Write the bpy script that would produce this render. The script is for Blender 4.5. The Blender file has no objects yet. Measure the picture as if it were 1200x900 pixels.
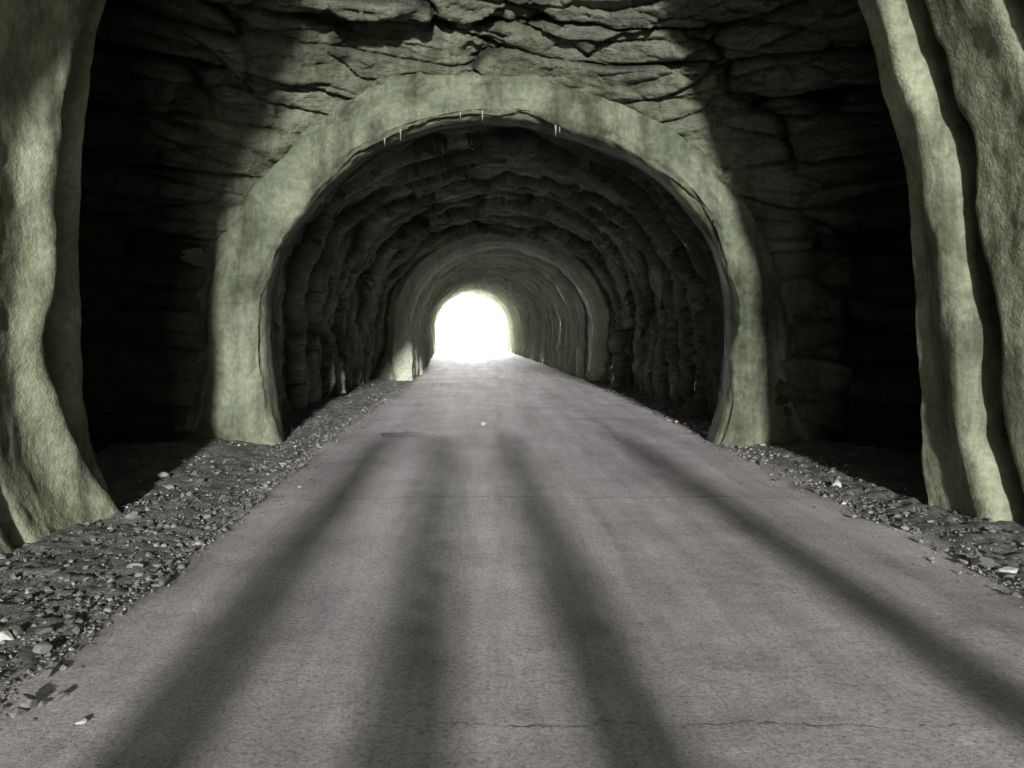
import bpy, bmesh, math, random
import numpy as np
from mathutils import Vector
random.seed(5); rng = np.random.default_rng(5)
S = bpy.context.scene; COL = S.collection

# ---------------------------------------------------------------- noise
MASK = np.uint64(0xffffffff)
def hsh(ix, iy, iz, seed):
    a = (ix.astype(np.int64) & 0xffffffff).astype(np.uint64); b = (iy.astype(np.int64) & 0xffffffff).astype(np.uint64); c = (iz.astype(np.int64) & 0xffffffff).astype(np.uint64)
    n = (a*np.uint64(374761393) + b*np.uint64(668265263) + c*np.uint64(1440662683) + np.uint64(seed*97531+17)) & MASK
    n = ((n ^ (n >> np.uint64(13)))*np.uint64(1274126177)) & MASK
    n = ((n ^ (n >> np.uint64(15)))*np.uint64(2246822519)) & MASK
    n = n ^ (n >> np.uint64(16))
    return n.astype(np.float64)/4294967296.0
def vnoise(p, seed):
    f = np.floor(p); t = p-f; t = t*t*(3-2*t); i = f.astype(np.int64)
    r = 0
    for dx in (0, 1):
        wx = t[..., 0] if dx else 1-t[..., 0]
        for dy in (0, 1):
            wy = t[..., 1] if dy else 1-t[..., 1]
            for dz in (0, 1):
                wz = t[..., 2] if dz else 1-t[..., 2]
                r = r + wx*wy*wz*hsh(i[..., 0]+dx, i[..., 1]+dy, i[..., 2]+dz, seed)
    return r*2-1
def fbm(p, seed, octv=4, gain=.5):
    r = 0; a = 1; q = np.array(p, dtype=float)
    for k in range(octv):
        r = r + a*vnoise(q, seed+k*13); q = q*2.03+5.1; a *= gain
    return r
def vor(p, seed, flat=False):
    f = np.floor(p); i = f.astype(np.int64)
    sh = p.shape[:-1]
    F1 = np.full(sh, 9.); F2 = np.full(sh, 9.); R = np.zeros(sh+(4,)); D = np.zeros(sh+(3,))
    for dx in (-1, 0, 1):
        for dy in (-1, 0, 1):
            for dz in ((0,) if flat else (-1, 0, 1)):
                a, b, c = i[..., 0]+dx, i[..., 1]+dy, i[..., 2]+dz
                q = np.stack([a+hsh(a, b, c, seed), b+hsh(a, b, c, seed+1), p[..., 2] if flat else c+hsh(a, b, c, seed+2)], -1)
                v = p-q; d = np.sqrt((v*v).sum(-1))
                n1 = d < F1
                F2 = np.where(n1, F1, np.minimum(F2, d)); F1 = np.where(n1, d, F1)
                rr = np.stack([hsh(a, b, c, seed+3), hsh(a, b, c, seed+4), hsh(a, b, c, seed+5), hsh(a, b, c, seed+6)], -1)
                R = np.where(n1[..., None], rr, R); D = np.where(n1[..., None], v, D)
    return F1, F2, R, D
def blocks(c, seed, amp, tilt, crack, cw, flat=False):
    """faceted fracture blocks: displacement and a 0..1 crack depth"""
    F1, F2, R, D = vor(c, seed, flat)
    d = amp*(R[..., 0]-.5)*2 + tilt*((R[..., 1:]-.5)*2*D).sum(-1)
    k = np.exp(-(F2-F1)/cw)
    return d - crack*k, k
def sm(x, a, b):
    t = np.clip((x-a)/(b-a), 0, 1); return t*t*(3-2*t)

# ---------------------------------------------------------------- materials
def newmat(name, rough=.9, spec=.2):
    m = bpy.data.materials.new(name); m.use_nodes = True; nt = m.node_tree
    b = nt.nodes['Principled BSDF']; b.inputs['Roughness'].default_value = rough; b.inputs['Specular IOR Level'].default_value = spec
    return m, nt, b
def ND(nt, t, **k):
    n = nt.nodes.new(t)
    for a, v in k.items():
        if a.startswith('i_'): n.inputs[a[2:].replace('_', ' ')].default_value = v
        else: setattr(n, a, v)
    return n
def noise(nt, vec, scale, detail=3, rough=.6, dist=0):
    n = ND(nt, 'ShaderNodeTexNoise', i_Scale=scale, i_Detail=detail, i_Roughness=rough, i_Distortion=dist)
    nt.links.new(vec, n.inputs['Vector']); return n.outputs['Fac']
def ramp(nt, fac, stops):
    r = ND(nt, 'ShaderNodeValToRGB'); e = r.color_ramp.elements
    while len(e) < len(stops): e.new(.5)
    for el, (p, c) in zip(e, stops):
        el.position = p; el.color = (c, c, c, 1) if isinstance(c, (int, float)) else (*c, 1)
    nt.links.new(fac, r.inputs[0]); return r.outputs[0]
def mixc(nt, fac, a, b, mode='MIX'):
    m = ND(nt, 'ShaderNodeMix', data_type='RGBA', blend_type=mode)
    for s, v in ((m.inputs[0], fac), (m.inputs[6], a), (m.inputs[7], b)):
        if hasattr(v, 'links'): nt.links.new(v, s)
        elif isinstance(v, (int, float)): s.default_value = v
        else: s.default_value = (*v, 1)
    return m.outputs[2]
def math_(nt, op, a, b=None, clamp=False):
    m = ND(nt, 'ShaderNodeMath', operation=op); m.use_clamp = clamp
    for s, v in ((m.inputs[0], a), (m.inputs[1], b)):
        if v is None: continue
        if hasattr(v, 'links'): nt.links.new(v, s)
        else: s.default_value = v
    return m.outputs[0]
def mapv(nt, vec, sc):
    m = ND(nt, 'ShaderNodeMapping'); m.inputs['Scale'].default_value = sc; nt.links.new(vec, m.inputs[0]); return m.outputs[0]
def bump1(nt, b, items, strength=1.):
    tot = None
    for h, dist in items:
        k = math_(nt, 'MULTIPLY', h, dist); tot = k if tot is None else math_(nt, 'ADD', tot, k)
    n = ND(nt, 'ShaderNodeBump', i_Strength=strength, i_Distance=1.); nt.links.new(tot, n.inputs['Height']); nt.links.new(n.outputs[0], b.inputs['Normal'])
def pos(nt): return ND(nt, 'ShaderNodeTexCoord').outputs['Object']
def attr(nt, name): return ND(nt, 'ShaderNodeAttribute', attribute_name=name).outputs['Fac']
def paint_shade(nt, c, amount):     # shade painted into the colour of cracks, folds and masked walls
    return mixc(nt, 1., c, ramp(nt, attr(nt, 'cavity'), [(0., 1.), (1., 1-amount)]), 'MULTIPLY')  # cavity carries the painted shade mask

def crete_col(nt, v, ca, cb, stain):
    c = mixc(nt, ramp(nt, noise(nt, v, .8, 5, .66), [(.36, 0.), (.64, 1.)]), ca, cb)
    n2 = noise(nt, mapv(nt, v, (2.0, 2.0, .3)), 1.0, 5, .66)
    c = mixc(nt, 1., c, ramp(nt, n2, [(.36, stain), (.52, 1.), (.66, 1.), (.78, 1.5)]), 'MULTIPLY')
    g = noise(nt, v, 14, 5, .75)
    return mixc(nt, 1., c, ramp(nt, g, [(.3, .64), (.65, 1.12)]), 'MULTIPLY')
def shotcrete(name, ca, cb, stain=.35, gain=1.0):
    m, nt, b = newmat(name, .92, .15); v = pos(nt)
    c = paint_shade(nt, crete_col(nt, v, ca, cb, stain), .95)  # base colour with fold shade painted in
    nt.links.new(c, b.inputs['Base Color'])
    bump1(nt, b, [(noise(nt, v, 34, 3, .78), .0115*gain), (noise(nt, v, 5, 3, .6), .024*gain)])
    return m
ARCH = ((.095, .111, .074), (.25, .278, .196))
def rockmat(name, ca, cb, cc, spray_shade=False):
    m, nt, b = newmat(name, .85, .25); v = pos(nt)
    c = mixc(nt, ramp(nt, noise(nt, v, 1.1, 5, .65), [(.35, 0.), (.66, 1.)]), ca, cb)
    c = mixc(nt, ramp(nt, noise(nt, mapv(nt, v, (1, 1, 3)), 2.6, 4, .7), [(.52, 0.), (.72, .8)]), c, cc)
    c = mixc(nt, 1., c, ramp(nt, noise(nt, v, 20, 3, .75), [(.3, .68), (.65, 1.12)]), 'MULTIPLY')
    if spray_shade:
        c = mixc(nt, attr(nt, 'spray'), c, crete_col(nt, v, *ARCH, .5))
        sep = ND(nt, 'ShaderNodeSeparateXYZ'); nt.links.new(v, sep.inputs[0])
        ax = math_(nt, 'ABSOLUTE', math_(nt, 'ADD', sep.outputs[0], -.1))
        c = mixc(nt, 1., c, ramp(nt, math_(nt, 'MULTIPLY', ax, .2), [(.71, 1.), (.88, .14)]), 'MULTIPLY')  # recess sides darkened in the colour, standing in for shade
    c = paint_shade(nt, c, .95)  # mask shade multiplied into the rock colour
    nt.links.new(c, b.inputs['Base Color'])
    bump1(nt, b, [(noise(nt, mapv(nt, v, (1, 1, 2.2)), 5, 5, .72), .08), (noise(nt, v, 40, 3, .75), .014)])
    return m
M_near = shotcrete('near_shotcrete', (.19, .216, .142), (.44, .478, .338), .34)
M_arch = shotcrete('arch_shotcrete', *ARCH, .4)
M_far = shotcrete('far_lining', (.19, .2, .165), (.32, .335, .285), .4, gain=2.)
M_ring = shotcrete('lining_ring', (.5, .53, .42), (.74, .765, .63), .65, gain=2.)
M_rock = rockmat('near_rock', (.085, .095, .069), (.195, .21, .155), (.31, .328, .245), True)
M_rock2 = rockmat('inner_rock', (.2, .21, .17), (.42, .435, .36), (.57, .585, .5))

def stonemat(name, island):
    m, nt, b = newmat(name, 1., 0.); v = pos(nt)
    r = ND(nt, 'ShaderNodeNewGeometry').outputs['Random Per Island'] if island else ND(nt, 'ShaderNodeObjectInfo').outputs['Random']
    c = ramp(nt, r, [(0., (.1, .099, .093)), (.5, (.2, .197, .188)), (.9, (.31, .306, .294)), (1., (.5, .495, .475))])
    c = mixc(nt, 1., c, ramp(nt, noise(nt, v, 30, 3, .7), [(.3, .6), (.7, 1.2)]), 'MULTIPLY')
    nt.links.new(c, b.inputs['Base Color'])
    return m
M_gravel = stonemat('gravel_stone', True); M_stone = stonemat('loose_stone', False)
m, nt, b = newmat('pale_stone', 1., .0); v = pos(nt)
nt.links.new(ramp(nt, noise(nt, v, 14, 4, .7), [(.3, (.42, .42, .4)), (.7, (.68, .68, .65))]), b.inputs['Base Color']); M_pale = m

m, nt, b = newmat('shoulder_dirt', .95, .05); v = pos(nt)
c = ramp(nt, noise(nt, v, 2.5, 4, .7), [(.3, (.16, .157, .15)), (.7, (.36, .352, .34))])
g = noise(nt, v, 34, 4, .8)
c = mixc(nt, 1., c, ramp(nt, g, [(.3, .4), (.7, 1.4)]), 'MULTIPLY')
nt.links.new(c, b.inputs['Base Color']); bump1(nt, b, [(noise(nt, v, 30, 4, .85), .06)]); M_dirt = m

def roadmat():
    m, nt, b = newmat('worn_road', .75, .09); v = pos(nt)
    c = ramp(nt, noise(nt, v, .8, 6, .7), [(.3, (.48, .443, .459)), (.5, (.65, .603, .622)), (.7, (.79, .735, .758))])
    c = mixc(nt, 1., c, ramp(nt, noise(nt, mapv(nt, v, (2.2, .2, 1)), 1.3, 5, .68), [(.32, .68), (.62, 1.06)]), 'MULTIPLY')
    g = noise(nt, v, 52, 5, .9)
    c = mixc(nt, 1., c, ramp(nt, g, [(.32, .3), (.5, .95), (.68, 1.28)]), 'MULTIPLY')
    sep = ND(nt, 'ShaderNodeSeparateXYZ'); nt.links.new(v, sep.inputs[0]); x, y = sep.outputs[0], sep.outputs[1]
    w1 = math_(nt, 'MULTIPLY', math_(nt, 'SUBTRACT', noise(nt, v, 1.6, 5, .75), .5), .34)
    yy = math_(nt, 'ADD', y, w1)
    tot = None
    for y0, hw, strength in ((3.06, .011, 1.), (7.2, .018, .8), (13.5, .035, .7)):
        d = math_(nt, 'ABSOLUTE', math_(nt, 'SUBTRACT', yy, y0))
        k = math_(nt, 'SUBTRACT', 1., math_(nt, 'DIVIDE', d, hw), True)
        k = math_(nt, 'MULTIPLY', k, strength)
        if y0 < 4: k = math_(nt, 'MULTIPLY', k, math_(nt, 'ADD', math_(nt, 'MULTIPLY', x, 1.1), .75, True))
        tot = k if tot is None else math_(nt, 'MAXIMUM', tot, k)
    brk = ramp(nt, noise(nt, v, 2.2, 3, .7), [(.40, .1), (.53, .95)])
    tot = math_(nt, 'MULTIPLY', tot, brk)
    c = mixc(nt, math_(nt, 'MULTIPLY', tot, .82), c, (.05, .047, .048))
    # dusty dark soil carried onto the road edges
    edge = math_(nt, 'SUBTRACT', attr(nt, 'edge'), math_(nt, 'MULTIPLY', noise(nt, v, 3.5, 5, .75), .9))
    c = mixc(nt, ramp(nt, edge, [(.0, 0.), (.35, .75)]), c, (.22, .211, .205))
    nt.links.new(c, b.inputs['Base Color'])
    inv = math_(nt, 'SUBTRACT', 1., tot)
    bump1(nt, b, [(inv, .012), (noise(nt, v, 52, 4, .88), .021), (noise(nt, v, 9, 2, .6), .025)])
    return m
M_road = roadmat()
m, nt, b = newmat('damp_patch', .55, .3); v = pos(nt)
nt.links.new(ramp(nt, noise(nt, v, 20, 4, .7), [(.3, (.03, .029, .028)), (.7, (.09, .086, .084))]), b.inputs['Base Color']); M_patch = m
m, nt, b = newmat('galvanised_steel', .5, .5); v = pos(nt)
nt.links.new(ramp(nt, noise(nt, v, 6, 4, .7), [(.3, (.10, .10, .10)), (.7, (.2, .2, .2))]), b.inputs['Base Color']); M_shadow_post = m
m, nt, b = newmat('calcite', .7, .3); v = pos(nt)
nt.links.new(ramp(nt, noise(nt, v, 20, 3, .6), [(.3, (.2, .205, .17)), (.7, (.36, .365, .31))]), b.inputs['Base Color']); M_calc = m
m, nt, b = newmat('grass_hill', .95, .1); v = pos(nt)
nt.links.new(ramp(nt, noise(nt, v, .6, 6, .7), [(.3, (.04, .055, .025)), (.7, (.12, .12, .08))]), b.inputs['Base Color']); M_hill = m
m = bpy.data.materials.new('bright_haze'); m.use_nodes = True; nt = m.node_tree; nt.nodes.clear()
e = ND(nt, 'ShaderNodeEmission', i_Strength=210.0); o = ND(nt, 'ShaderNodeOutputMaterial')
nt.links.new(ramp(nt, noise(nt, pos(nt), .03, 2, .5), [(.3, (.96, 1., .95)), (.7, (1., 1., .98))]), e.inputs[0]); nt.links.new(e.outputs[0], o.inputs[0]); M_sky = m

# ---------------------------------------------------------------- object helpers
def tag(o, label=None, cat=None, group=None, kind=None):
    if label: o['label'] = label
    if cat: o['category'] = cat
    if group: o['group'] = group
    if kind: o['kind'] = kind
    return o
def link(name, me, mat, parent=None):
    o = bpy.data.objects.new(name, me); COL.objects.link(o)
    if mat and not me.materials: me.materials.append(mat)
    if parent: o.parent = parent
    return o
def empty(name, label, cat, loc=(0, 0, 0), group=None):
    o = bpy.data.objects.new(name, None); COL.objects.link(o); o.location = loc
    tag(o, label, cat, group); return o
def gridobj(name, P, mat, parent=None, smooth=True, **attrs):
    nu, nv = P.shape[:2]; idx = np.arange(nu*nv).reshape(nu, nv)
    f = np.stack([idx[:-1, :-1], idx[:-1, 1:], idx[1:, 1:], idx[1:, :-1]], -1).reshape(-1, 4)
    me = bpy.data.meshes.new(name)
    V = P.reshape(-1, 3)
    if parent is not None: V = V-np.array(parent.location)[None]
    me.from_pydata(V.tolist(), [], f.tolist())
    me.polygons.foreach_set('use_smooth', [smooth]*len(me.polygons))
    for k, val in attrs.items():
        a = me.attributes.new(k, 'FLOAT', 'POINT'); a.data.foreach_set('value', np.clip(val, 0, 1).reshape(-1).astype(np.float32))
    me.update()
    return link(name, me, mat, parent)
def prof(n, xl, xr, zs, zc, zb=-.3, fl=0., fr=0., shear=0., lean=0., fp=1.6, leanl=0.):
    k = np.linspace(0, 1, 40)[:-1]
    th = np.linspace(math.pi, 0, 400); xc, w = (xl+xr)/2, (xr-xl)/2
    kr = k[::-1]
    X = np.concatenate([xl+fl*(1-k)**fp, xc+w*np.cos(th), xr+fr*(1-kr)**fp])
    Z = np.concatenate([zb+(zs-zb)*k, zs+(zc-zs)*np.sin(th), zb+(zs-zb)*kr])
    X = X-shear*np.maximum(0, Z-2)-lean*np.maximum(0, Z-1)*np.clip(X/3, 0, 1)+leanl*np.maximum(0, Z-1.8)*np.clip(-X/3, 0, 1)
    s = np.concatenate([[0], np.cumsum(np.hypot(np.diff(X), np.diff(Z)))]); t = np.linspace(0, s[-1], n)
    return np.stack([np.interp(t, s, X), np.interp(t, s, Z)], -1)
def surface(keys, nu, nv):
    K = []
    for d, a in keys:
        p = prof(nu, **a); K.append(np.stack([p[:, 0], np.full(nu, d), p[:, 1]], -1))
    K = np.array(K)
    L = np.sqrt(((K[1:]-K[:-1])**2).sum(-1)).mean(1); s = np.concatenate([[0], np.cumsum(L)])
    t = np.linspace(0, s[-1], nv); j = np.clip(np.searchsorted(s, t, side='right')-1, 0, len(L)-1); f = (t-s[j])/L[j]
    P = K[j]*(1-f)[:, None, None]+K[j+1]*f[:, None, None]
    P = np.transpose(P, (1, 0, 2))
    n = np.cross(np.gradient(P, axis=0), np.gradient(P, axis=1)); n /= np.linalg.norm(n, axis=-1, keepdims=True)+1e-9
    c = np.stack([P[..., 0]*0+P[..., 0].mean(0)[None], P[..., 1]-1.2, P[..., 2]*0+1.9], -1)
    sg = np.sign((n*(c-P)).sum(-1, keepdims=True)); sg = np.where(sg == 0, 1, sg); n = n*sg
    arc = np.cumsum(np.linalg.norm(np.diff(P, axis=0, prepend=P[:1]), axis=-1), 0)
    return P, n, arc, np.broadcast_to(t[None], P.shape[:2])
def split_u(P, names, mat, parent, cuts, **attrs):
    nu = P.shape[0]; c = [0]+[int(q*(nu-1)) for q in cuts]+[nu-1]
    for nm, a, b_ in zip(names, c[:-1], c[1:]): gridobj(nm, P[a:b_+1], mat, parent, True, **{k: v_[a:b_+1] for k, v_ in attrs.items()})

# ---------------------------------------------------------------- ground height
def roadz(d): return np.maximum(0, .0062*(d-6))
RL = lambda d: np.interp(d, [-60, 3, 13, 24, 60, 140], [-2.0, -2.02, -2.2, -2.05, -3.55, -6.5])
RR = lambda d: np.interp(d, [-60, 3, 13, 24, 60, 140], [3.25, 3.25, 3.25, 3.25, 2.0, -.5])
def gz(x, d):
    x = np.asarray(x, float); d = np.asarray(d, float)
    out = np.maximum(RL(d)-x, x-RR(d))
    s = np.clip(out/1.1, 0, 1.2); up = .01+.05*sm(d, 7, 11)
    p = np.stack([x*2.2, d*2.2, x*0], -1)
    return roadz(d)-.012+np.where(out > 0, s*up+.035*np.minimum(1, out*3)*(fbm(p, 77, 4)*.5+.25), out*.05)

# ---------------------------------------------------------------- tunnel: near shotcrete mouth
t = empty('shotcrete_portal', 'nearest grey-green shotcrete lining with folded lobes at both sides of the picture', 'tunnel lining', (0.2, 3.6, 0))
NF = dict(fl=.6, fr=.12, shear=.05, lean=.045, fp=5.)
keys = [(0., dict(xl=-4.4, xr=5.6, zs=3.2, zc=9.6, **NF)), (3., dict(xl=-3.75, xr=5.05, zs=2.9, zc=8.8, leanl=.21, **NF)),
        (4.2, dict(xl=-3.66, xr=4.6, zs=2.8, zc=8.3, leanl=.13, **NF)),
        (5.5, dict(xl=-3.54, xr=4.22, zs=2.7, zc=7.9, **NF)), (6.5, dict(xl=-3.48, xr=3.93, zs=2.6, zc=7.5, **NF)),
        (7.0, dict(xl=-3.49, xr=3.81, zs=2.6, zc=7.35, **NF)), (7.2, dict(xl=-3.66, xr=3.96, zs=2.6, zc=7.5, **NF)),
        (7.35, dict(xl=-5.2, xr=5.7, zs=2.5, zc=8.4))]
P, n, arc, path = surface(keys, 340, 460)
x, d, z = P[..., 0], P[..., 1], P[..., 2]
right = x > .2
c = np.stack([arc*.25, d*.6+fbm(P*.5, 3, 2)*.4, arc*0], -1)
disp = .06*fbm(c, 11, 2)+.04*fbm(P*.8, 12, 2)+.02*fbm(P*2.4, 13, 4)+.006*fbm(P*11, 14, 2)
dl = np.interp(z, [-.3, 0, .6, 1.25, 2.5, 4.5, 7], [6.95, 6.9, 6.65, 6.42, 6.55, 6.8, 6.8])+.09*fbm(P*1.5, 21, 4)
dr = np.interp(z, [-.3, 0, 1.4, 2.5, 4.5, 7], [6.2, 6.22, 6.32, 6.44, 6.46, 6.4])+.07*fbm(P*1.3, 22, 4)
shade = z*0
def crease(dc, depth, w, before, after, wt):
    global shade
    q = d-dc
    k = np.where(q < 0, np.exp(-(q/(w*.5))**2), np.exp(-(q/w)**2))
    shade = np.maximum(shade, wt*k)  # shade inside the fold, painted by colour
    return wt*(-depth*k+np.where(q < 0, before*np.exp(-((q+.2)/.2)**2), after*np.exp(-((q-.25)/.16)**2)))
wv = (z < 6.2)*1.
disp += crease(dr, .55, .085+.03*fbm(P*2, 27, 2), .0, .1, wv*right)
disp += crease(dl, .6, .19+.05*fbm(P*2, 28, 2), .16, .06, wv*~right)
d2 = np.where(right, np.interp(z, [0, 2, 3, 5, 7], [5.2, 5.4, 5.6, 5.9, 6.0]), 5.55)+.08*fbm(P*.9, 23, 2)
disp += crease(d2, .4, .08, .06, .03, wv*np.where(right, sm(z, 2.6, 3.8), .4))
disp *= 1-sm(d, 7.15, 7.3)
split_u(P+n*disp[..., None], ['side_wall', 'crown', 'side_wall'], M_near, t, (.3, .7), cavity=shade)

# ---------------------------------------------------------------- near rock chamber
t = empty('rock_chamber', 'dark layered bedrock vault between the near shotcrete and the grey arch', 'rock vault', (0.2, 9, 0))
keys = [(7.35, dict(xl=-5.2, xr=5.6, zs=2.5, zc=8.3)), (8.2, dict(xl=-5.4, xr=5.8, zs=2.4, zc=7.9)), (9.2, dict(xl=-5.1, xr=5.4, zs=2.2, zc=6.8)),
        (10.1, dict(xl=-4.55, xr=4.75, zs=1.95, zc=5.7)), (10.64, dict(xl=-3.8, xr=4.0, zs=1.65, zc=5.0)), (11.1, dict(xl=-3.4, xr=3.6, zs=1.6, zc=4.65))]
P, n, arc, path = surface(keys, 660, 300)
x, d, z = P[..., 0], P[..., 1], P[..., 2]
W = np.stack([fbm(P*.9, 31, 4), fbm(P*.9, 32, 4), fbm(P*.8, 33, 3)], -1)
Q = P+W*np.array([.25, .2, .06]); Q[..., 2] += .06*P[..., 0]
b1, k1 = blocks(Q*np.array([.4, .38, 2.1]), 44, .3, .24, .2, .035)
b2, k2 = blocks(Q*np.array([1.0, .9, 4.4]), 52, .09, .14, .07, .035)
b3, k3 = blocks(Q*np.array([2.8, 2.6, 9.]), 61, .025, .06, .01, .08)
spray = sm(d+.75*fbm(P*.75, 35, 4)+.2*fbm(P*4, 36, 3)+.45*sm(-x, 1.2, 2.6)+.25*sm(x, 1.5, 2.6), 10.15, 10.55)
disp = b1+b2+b3+.02*fbm(P*5, 63, 4)
shade = np.maximum(k1, .55*k2**1.8)*(1-.65*spray)  # painted shade along the block cracks
disp = disp*(1-.5*spray)*(1-.5*sm(d, 10.2, 10.8))+spray*.06*(1+fbm(P*2, 37, 3))
split_u(P+n*disp[..., None], ['rock_wall', 'rock_ceiling', 'rock_wall'], M_rock, t, (.27, .73), cavity=shade, spray=spray)

# ---------------------------------------------------------------- grey arch rib
t = empty('shotcrete_arch', 'grey-green shotcrete arch framing the dark tunnel beyond, mid picture', 'arch', (0.2, 10.6, 0.2))
def off(q):
    e = min(q, 1)
    return dict(xl=-2.87-.8*q, xr=3.36+.66*q, zs=1.62, zc=4.34+.54*q, fl=.25-.9*e, fr=-.42+1.05*e, fp=2.2+.8*e)
keys = [(11.05, off(2.2)), (10.84, off(1.7)), (10.7, off(1.3)), (10.57, off(.9)), (10.5, off(.5)), (10.5, off(.2)), (10.56, off(.04)), (10.68, off(0)), (11.1, off(.01)), (11.16, off(.12)), (11.2, off(.9))]
P, n, arc, path = surface(keys, 460, 170)
d = P[..., 1]
pl = float(path[0, -1])
wf = 1-sm(d, 10.6, 10.8)*(path > pl*.4)
disp = .11*fbm(P*.75, 71, 3)+.07*fbm(P*1.7, 72, 4)+.008*fbm(P*12, 73, 2)
disp *= .35+.65*wf
disp += .14*fbm(P*.9, 79, 3)*(1-sm(path, pl*.18, pl*.46))
P2 = P+n*disp[..., None]
shade = sm(d, 10.9, 11.12)*(path > pl*.5)  # rear edge of the soffit darkened in colour
j = int(np.argmax((P[230, :, 1] > 10.6) & (path[0] > pl*.5)))
gridobj('arch_face', P2[:, :j+1], M_arch, t, cavity=shade[:, :j+1]); gridobj('arch_soffit', P2[:, j:], M_arch, t, cavity=shade[:, j:])
def cone(name, p, h, r, parent):
    k = 7; V = []; F = []
    for i, (zz, rr) in enumerate(((0.05, r*1.3), (-.2*h, r), (-.6*h, r*.6), (-h, r*.12))):
        for a in range(k):
            an = a*2*math.pi/k; V.append((p[0]+rr*math.cos(an)*random.uniform(.8, 1.2)+.1*r*i, p[1]+rr*math.sin(an)*random.uniform(.8, 1.2), p[2]+zz))
    for i in range(3):
        for a in range(k): F.append((i*k+a, i*k+(a+1) % k, (i+1)*k+(a+1) % k, (i+1)*k+a))
    V = [tuple(np.array(q)-np.array(parent.location)) for q in V]
    me = bpy.data.meshes.new(name); me.from_pydata(V, [], F); link(name, me, M_calc, parent)
for px, h, r in ((452, .1, .01), (470, .14, .012), (566, .1, .011), (650, .15, .011), (655, .08, .009), (540, .06, .009)):
    xx = (px-564)/88.; col = P2[:, j]; i = int(np.argmin(np.abs(col[:, 0]-xx)+(col[:, 2] < 2)*9)); q = P2[i, j-2]
    cone('calcite_drip', (q[0], q[1], q[2]), h, r, t)

# ---------------------------------------------------------------- inner rock vault
t = empty('rock_vault', 'dim inner rock vault with fractured walls seen through the grey arch', 'rock vault', (0.4, 17.5, 0))
keys = [(11.12, dict(xl=-3.25, xr=3.65, zs=1.6, zc=4.7)), (11.5, dict(xl=-3.45, xr=3.9, zs=1.7, zc=5.1)), (17., dict(xl=-3.28, xr=3.75, zs=1.7, zc=4.85)),
        (23., dict(xl=-3.0, xr=3.7, zs=1.7, zc=4.65)), (24.4, dict(xl=-2.5, xr=3.5, zs=1.65, zc=4.4))]
P, n, arc, path = surface(keys, 420, 500)
W = np.stack([fbm(P*.8, 131, 4), fbm(P*.9, 132, 5), fbm(P*.8, 133, 3)], -1)
Q = np.stack([arc, path, arc*0+.5], -1)+W*np.array([.5, .2, 0])
b1, k1 = blocks(Q*np.array([.15, 1.25, 1]), 143, .2, .24, .3, .06, True)
b2, k2 = blocks(Q*np.array([.38, 2.6, 1]), 151, .1, .18, .14, .06, True)
b3, k3 = blocks(Q*np.array([1.6, 5, 1]), 161, .035, .08, .03, .08, True)
saw = (path+.6*fbm(np.stack([arc*.3, path*.25, arc*0], -1), 170, 3)+.1*fbm(P*1.7, 169, 2))/1.6
fr_ = saw-np.floor(saw)
disp = b1+b2+b3+.05*fbm(P*1.8, 162, 3)+.03*fbm(P*5, 163, 4)+.45*(1-fr_)*(.3+.7*hsh(np.floor(saw), saw*0, saw*0, 9))-.26
x, d = P[..., 0], P[..., 1]
shade = np.maximum(np.maximum(k1**.8, .8*k2), sm(fr_, .82, .99)*.9)  # painted shade in cracks and ledge corners
shade = np.maximum(shade, (1-sm(d, 12.5, 18.))*np.where(x > 1, .7, .0))  # painted shade over the right wall just behind the arch
disp *= np.clip(sm(d, 11.1, 11.6), .1, 1)*np.clip(1-sm(d, 23.6, 24.4), .3, 1)
split_u(P+n*disp[..., None], ['rock_wall', 'rock_ceiling', 'rock_wall'], M_rock2, t, (.27, .73), cavity=shade)

# ---------------------------------------------------------------- far lined tunnel
t = empty('tunnel_lining', 'far ribbed tunnel lining running to the bright exit', 'tunnel lining', (-.1, 42, .2))
def lin(d, q=0.):
    f = (d-24)/36.
    return dict(xl=-2.15-1.37*f-q, xr=3.32-1.58*f+q, zs=1.75+.1*f, zc=4.12+.44*f+q, fl=.1, fr=-.1)
keys = [(24.05, lin(24, .06)), (60., lin(60, .06)), (60.1, lin(60, .6))]
P, n, arc, path = surface(keys, 160, 420)
disp = .07*fbm(P*1.2, 171, 4)+.035*fbm(P*5, 172, 3)
gridobj('vault', P+n*disp[..., None], M_far, t)
keys = [(24.5, lin(24, 1.)), (24.1, lin(24, .7)), (23.7, lin(24, .45)), (23.62, lin(24, .1)), (23.7, lin(24, -.06)), (24.6, lin(24, -.04)), (24.65, lin(24, .12))]
P, n, arc, path = surface(keys, 200, 80)
disp = .06*fbm(P*1.2, 176, 4)+.02*fbm(P*5, 177, 3)
gridobj('end_ring', P+n*disp[..., None], M_ring, t)
d = 25.6; k = 0
while d < 59.5:
    w = random.uniform(.2, .34); h = random.uniform(.12, .26)
    keys = [(d, lin(d, .1)), (d+.03, lin(d, -h)), (d+w, lin(d+w, -h*.8)), (d+w+.03, lin(d+w, .1))]
    P, n, arc, path = surface(keys, 120, 10)
    disp = .06*fbm(P*2.2, 180+k, 4)
    gridobj('lining_ring', P+n*disp[..., None], M_ring, t)
    d += random.uniform(.95, 1.4); k += 1

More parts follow.
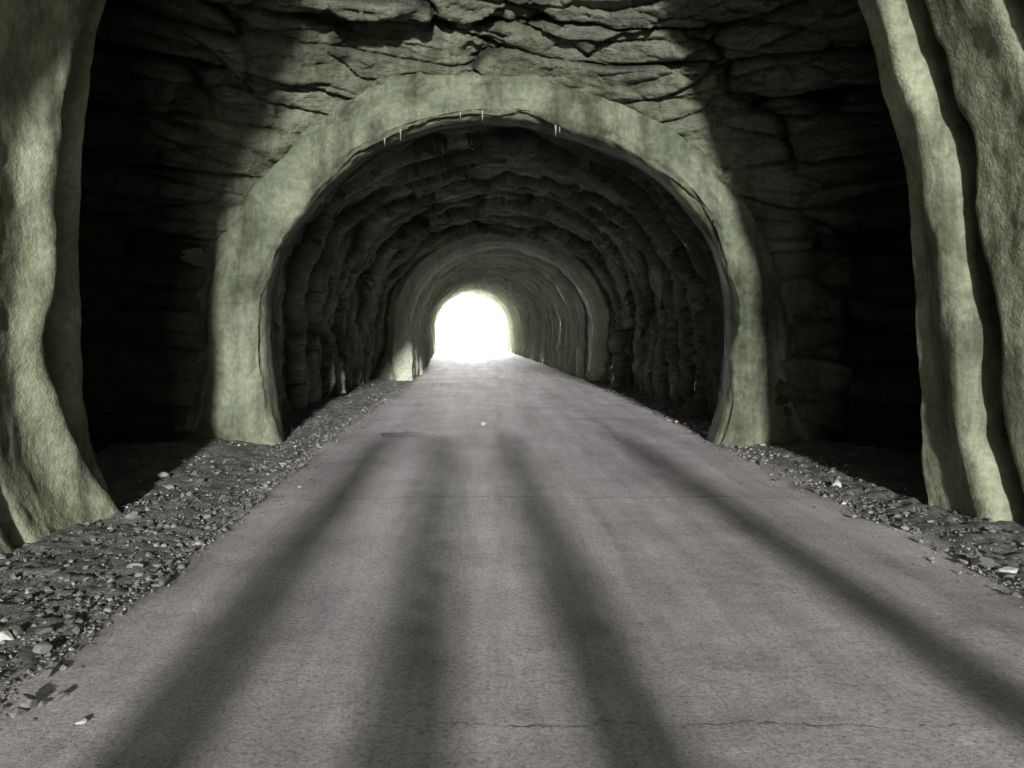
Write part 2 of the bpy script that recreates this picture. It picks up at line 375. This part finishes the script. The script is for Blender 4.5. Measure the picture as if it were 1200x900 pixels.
# ---------------------------------------------------------------- hillside (encloses the tunnel)
BIG = dict(xl=-24, xr=25, zs=2, zc=20, zb=-1)
keys = [(0.02, dict(xl=-4.3, xr=5.5, zs=3.2, zc=9.5)), (-.4, dict(xl=-7, xr=8, zs=3.2, zc=12)), (3, BIG), (58, BIG), (61.2, dict(xl=-6, xr=5, zs=2, zc=8)), (60.05, lin(60, .1))]
P, n, arc, path = surface(keys, 140, 200)
disp = .5*fbm(P*.25, 191, 4)*sm(np.minimum(path, path[0, -1]-path), 1, 6)
tag(gridobj('hillside', P-n*disp[..., None], M_hill), 'hillside the tunnel is cut through', 'hill', kind='structure')

# ---------------------------------------------------------------- ground, shoulders, road, sky
me = bpy.data.meshes.new('ground'); me.from_pydata([(-1500, -1500, -.08), (1500, -1500, -.08), (1500, 1500, -.08), (-1500, 1500, -.08)], [], [(0, 1, 2, 3)])
tag(link('ground', me, M_dirt), 'bare dirt ground around the tunnel', 'ground', kind='structure')
def strip(name, xa, xb, ya, yb, nx, ny, label):
    yy = np.linspace(ya, yb, ny); u = np.linspace(0, 1, nx)
    X = xa(yy)[None]+(xb(yy)-xa(yy))[None]*u[:, None]; Y = np.broadcast_to(yy[None], X.shape)
    tag(gridobj(name, np.stack([X, Y, gz(X, Y)+.02*fbm(np.stack([X*10, Y*10, X*0], -1), 5, 4)], -1), M_dirt), label, 'ground', kind='structure')
strip('shoulder', lambda y: RL(y)+.35, lambda y: y*0-5.6, -8, 25, 150, 900, 'gravel shoulder between the road and the left tunnel wall')
strip('shoulder', lambda y: RR(y)-.35, lambda y: y*0+6., -8, 25, 130, 900, 'gravel shoulder between the road and the right tunnel wall')
yy = np.concatenate([np.linspace(-60, 0, 60), np.linspace(0.05, 26, 900), np.linspace(26.5, 150, 120)])
u = np.linspace(0, 1, 110)
q = np.stack([yy*1.8, yy*0, yy*0], -1)
L = RL(yy)-.05+.16*fbm(q, 201, 5)-.1*sm(yy, 24, 26); R_ = RR(yy)+.08+.14*fbm(q, 202, 5)+.1*sm(yy, 24, 26)
X = L[None]+(R_-L)[None]*u[:, None]; Y = np.broadcast_to(yy[None], X.shape)
e = np.minimum(u, 1-u)[:, None]*5.3
PP = np.stack([X, Y, X*0], -1)
Z = roadz(Y)+(.014*fbm(PP*.6, 210, 3)+.005*fbm(PP*4, 211, 3))*np.minimum(1, e*2)+.02*np.minimum(1, e/1.2)-.014*np.exp(-e/.08)
tag(gridobj('road', np.stack([X, Y, Z], -1), M_road, edge=np.broadcast_to(np.exp(-e/.32), X.shape)), 'worn pale grey road running through the tunnel', 'road', kind='structure')
th = np.linspace(0, math.pi, 16); ph = np.linspace(-.05, math.pi/2, 8)
T, PH = np.meshgrid(th, ph, indexing='ij')
tag(gridobj('sky', np.stack([-2+45*np.cos(T)*np.cos(PH), 62+45*np.sin(T)*np.cos(PH), 40*np.sin(PH)-.3], -1), M_sky), 'white overexposed sky beyond the tunnel exit', 'sky', kind='structure')

# ---------------------------------------------------------------- stones
def ico(sub):
    bm = bmesh.new(); bmesh.ops.create_icosphere(bm, subdivisions=sub, radius=1)
    v = np.array([q.co[:] for q in bm.verts]); f = [[q.index for q in fc.verts] for fc in bm.faces]; bm.free(); return v, np.array(f)
V1, F1 = ico(1); V2, F2 = ico(3)
def zroad(x, y): return float(roadz(np.array(y)))+.018
def place(side, ylo, yhi):
    y = ylo+(yhi-ylo)*random.random()**1.4
    if random.random() < .45: o = random.uniform(-.05, 1.35 if side < 0 else .8)
    else: o = abs(random.gauss(.1, .4 if side < 0 else .24))-.14
    if random.random() < .14: o -= abs(random.gauss(0, .22))
    return float(RL(y)-o if side < 0 else RR(y)+o), y
allV = []; allF = []; base = 0
cnt = 0
while cnt < 34000:
    side = -1 if random.random() < .62 else 1
    x0, y0 = place(side, 2.2, 24)
    if side < 0 and x0 < -3.7 or side > 0 and x0 > 4.3: continue
    r = min(.034, math.exp(random.gauss(-5.18, .62)))
    zz = max(float(gz(x0, y0)), zroad(x0, y0)-.012 if RL(y0) < x0 < RR(y0) else -1)
    sc = np.array([random.uniform(.6, 1.4), random.uniform(.6, 1.4), random.uniform(.45, .9)])*r
    v = V1*(1+rng.uniform(-.42, .3, (len(V1), 1)))*sc
    a = random.random()*6.28; ca, sa = math.cos(a), math.sin(a)
    v = np.stack([v[:, 0]*ca-v[:, 1]*sa+x0, v[:, 0]*sa+v[:, 1]*ca+y0, v[:, 2]+zz+r*.35], -1)
    allV.append(v); allF.append(F1+base); base += len(v); cnt += 1
me = bpy.data.meshes.new('gravel'); me.from_pydata(np.concatenate(allV).tolist(), [], np.concatenate(allF).tolist())
tag(link('gravel', me, M_gravel), 'fine grey gravel strewn along both road edges', 'gravel', kind='stuff')
SM = []
for k in range(10):
    v = V2.copy()
    for _ in range(14):
        nrm = rng.normal(size=3); nrm /= np.linalg.norm(nrm); h = rng.uniform(.45, .85); dd = v@nrm
        v = v-np.maximum(0, dd-h)[:, None]*nrm
    v = v*(1+.05*fbm(v*3, 300+k, 3))[:, None]*np.array([rng.uniform(.8, 1.2), rng.uniform(.8, 1.2), rng.uniform(.5, .8)])
    me = bpy.data.meshes.new('stone'); me.from_pydata(v.tolist(), [], F2.tolist()); me.materials.append(M_stone); SM.append(me)
PM = [m_.copy() for m_ in SM[:3]]
for m_ in PM: m_.materials[0] = M_pale
def stone(x, y, r, label, group=None, me=None, z=None, name='stone'):
    o = bpy.data.objects.new(name, me or random.choice(SM)); COL.objects.link(o)
    if z is None: z = max(float(gz(x, y)), zroad(x, y) if RL(y) < x < RR(y) else -1)
    o.location = (x, y, z+r*.35); o.scale = (r, r, r); o.rotation_euler = (random.uniform(-.3, .3), random.uniform(-.3, .3), random.random()*6.28)
    tag(o, label, 'stone', group)
for side, ylo, yhi, num, lab, grp in (
        (-1, 3.0, 7.5, 95, 'small grey stone in the gravel between left road edge and nearest shotcrete wall', 'loose stones on the near left shoulder'),
        (-1, 7.5, 22, 60, 'small grey stone at the left road edge beside or beyond the rock chamber', 'loose stones on the far left shoulder'),
        (1, 4.2, 8.5, 55, 'small grey stone between right road edge and nearest shotcrete wall', 'loose stones on the near right shoulder'),
        (1, 8.5, 22, 45, 'small grey stone at the right road edge beside or beyond the rock chamber', 'loose stones on the far right shoulder')):
    for _ in range(num):
        x0, y0 = place(side, ylo, yhi); x0 = max(-3.3, min(3.85, x0)); stone(x0, y0, min(.06, .022+random.expovariate(1/.013)), lab, grp)
def gp(px, py, zz=0.):
    d = (1.5-zz)*940/(py-391); return (px-564)/940*d, d
x0, y0 = gp(1180, 672); stone(x0, y0, .065, 'pale angular stone on the right road edge below the near wall', me=PM[0])
x0, y0 = gp(1142, 665); stone(x0, y0, .05, 'grey stone just left of the pale angular stone at the right road edge')
x0, y0 = gp(6, 748); stone(x0, y0, .05, 'pale stone at the far left edge of the picture in the gravel', me=PM[1])
x0, y0 = gp(567, 503); stone(x0, y0, .075, 'lone pale stone lying in the middle of the road', me=PM[2])
x0, y0 = gp(72, 822); stone(x0, y0, .03, 'dark stone lying on the road at lower left')
x0, y0 = gp(95, 853); stone(x0, y0, .022, 'small pale stone on the road nearest the lower left corner', me=PM[0])
x0, y0 = gp(980, 560, .1); stone(x0, y0, .07, 'pale rock chunk at the foot of the dark right rock wall', me=PM[1], name='rock_chunk')
x0, y0 = gp(476, 515); V = [(0, 0, 0)]; F = []; k = 40
for i in range(k):
    a = i*2*math.pi/k; rr = 1+.25*math.sin(2*a+1)+.14*math.sin(5*a)+random.uniform(-.08, .08); V.append((.32*rr*math.cos(a), .34*rr*math.sin(a), -.001))
for i in range(k): F.append((0, 1+i, 1+(i+1) % k))
me = bpy.data.meshes.new('road_patch'); me.from_pydata(V, [], F); o = link('road_patch', me, M_patch); o.location = (x0, y0, zroad(x0, y0)+.026)
tag(o, 'dark irregular patch on the road left of centre', 'road patch')

# ---------------------------------------------------------------- unseen posts added behind the viewpoint to cast the road stripes
def lathe(name, pts, mat, parent, k=28):
    V = []; F = []
    for r, zz in pts:
        for a in range(k): V.append((r*math.cos(a*2*math.pi/k), r*math.sin(a*2*math.pi/k), zz))
    for i in range(len(pts)-1):
        for a in range(k): F.append((i*k+a, i*k+(a+1) % k, (i+1)*k+(a+1) % k, (i+1)*k+a))
    me = bpy.data.meshes.new(name); me.from_pydata(V, [], F); return link(name, me, mat, parent)
PY = -1.5; SL = .025; EL = math.radians(12); PH_ = 2.9
labs = ['tall steel post before the tunnel mouth, leftmost of four, throwing the left road shadow', 'tall steel post before the tunnel mouth, second from left, throwing the left middle shadow',
        'tall steel post before the tunnel mouth, second from right, throwing the right middle shadow', 'tall steel post before the tunnel mouth, rightmost of four, throwing the right road shadow']
first = None
for xx, lab, sc in zip((-1.06, -.17, .675, 2.27), labs, (1.05, 1., 1.03, .95)):
    if first is None:
        first = empty('gate_post', lab, 'post', (xx, PY, 0), 'steel posts across the tunnel mouth'); o = first
        lathe('shaft', [(.19, .0), (.19, PH_-.1)], M_shadow_post, first); lathe('cap', [(.196, PH_-.14), (.196, PH_-.08), (.09, PH_-.02), (.0, PH_)], M_shadow_post, first); lathe('base_plate', [(.28, -.05), (.28, .03), (.192, .04)], M_shadow_post, first)
    else:
        o = first.copy(); COL.objects.link(o); o.location = (xx, PY, 0); o['label'] = lab
        for ch in list(first.children):
            c = ch.copy(); COL.objects.link(c); c.parent = o
    o.scale = (sc, sc, 1)

# ---------------------------------------------------------------- light, world, camera
sun = bpy.data.lights.new('sun', 'SUN'); sun.energy = 5; sun.angle = math.radians(2.7); sun.color = (1, .99, .96)
so = bpy.data.objects.new('sun', sun); COL.objects.link(so)
so.rotation_euler = Vector((-SL, math.cos(EL), -math.sin(EL))).to_track_quat('-Z', 'Y').to_euler()
w = bpy.data.worlds.new('World'); S.world = w; w.use_nodes = True; nt = w.node_tree
sky = nt.nodes.new('ShaderNodeTexSky'); sky.sky_type = 'NISHITA'; sky.sun_disc = False; sky.sun_elevation = EL; sky.sun_rotation = math.pi
hs = nt.nodes.new('ShaderNodeHueSaturation'); hs.inputs['Saturation'].default_value = .35
nt.links.new(sky.outputs[0], hs.inputs['Color']); nt.links.new(hs.outputs[0], nt.nodes['Background'].inputs[0]); nt.nodes['Background'].inputs[1].default_value = .05
cam = bpy.data.cameras.new('camera'); co = bpy.data.objects.new('camera', cam); COL.objects.link(co)
co.location = (0, 0, 1.5); co.rotation_euler = (math.pi/2, 0, 0)
cam.sensor_width = 36; cam.lens = 36*940/1200; cam.shift_x = 36/1200; cam.shift_y = -59/1200; cam.clip_start = .05; cam.clip_end = 3000
S.camera = co
S.view_settings.view_transform = 'Standard'; S.view_settings.look = 'None'; S.view_settings.exposure = 0
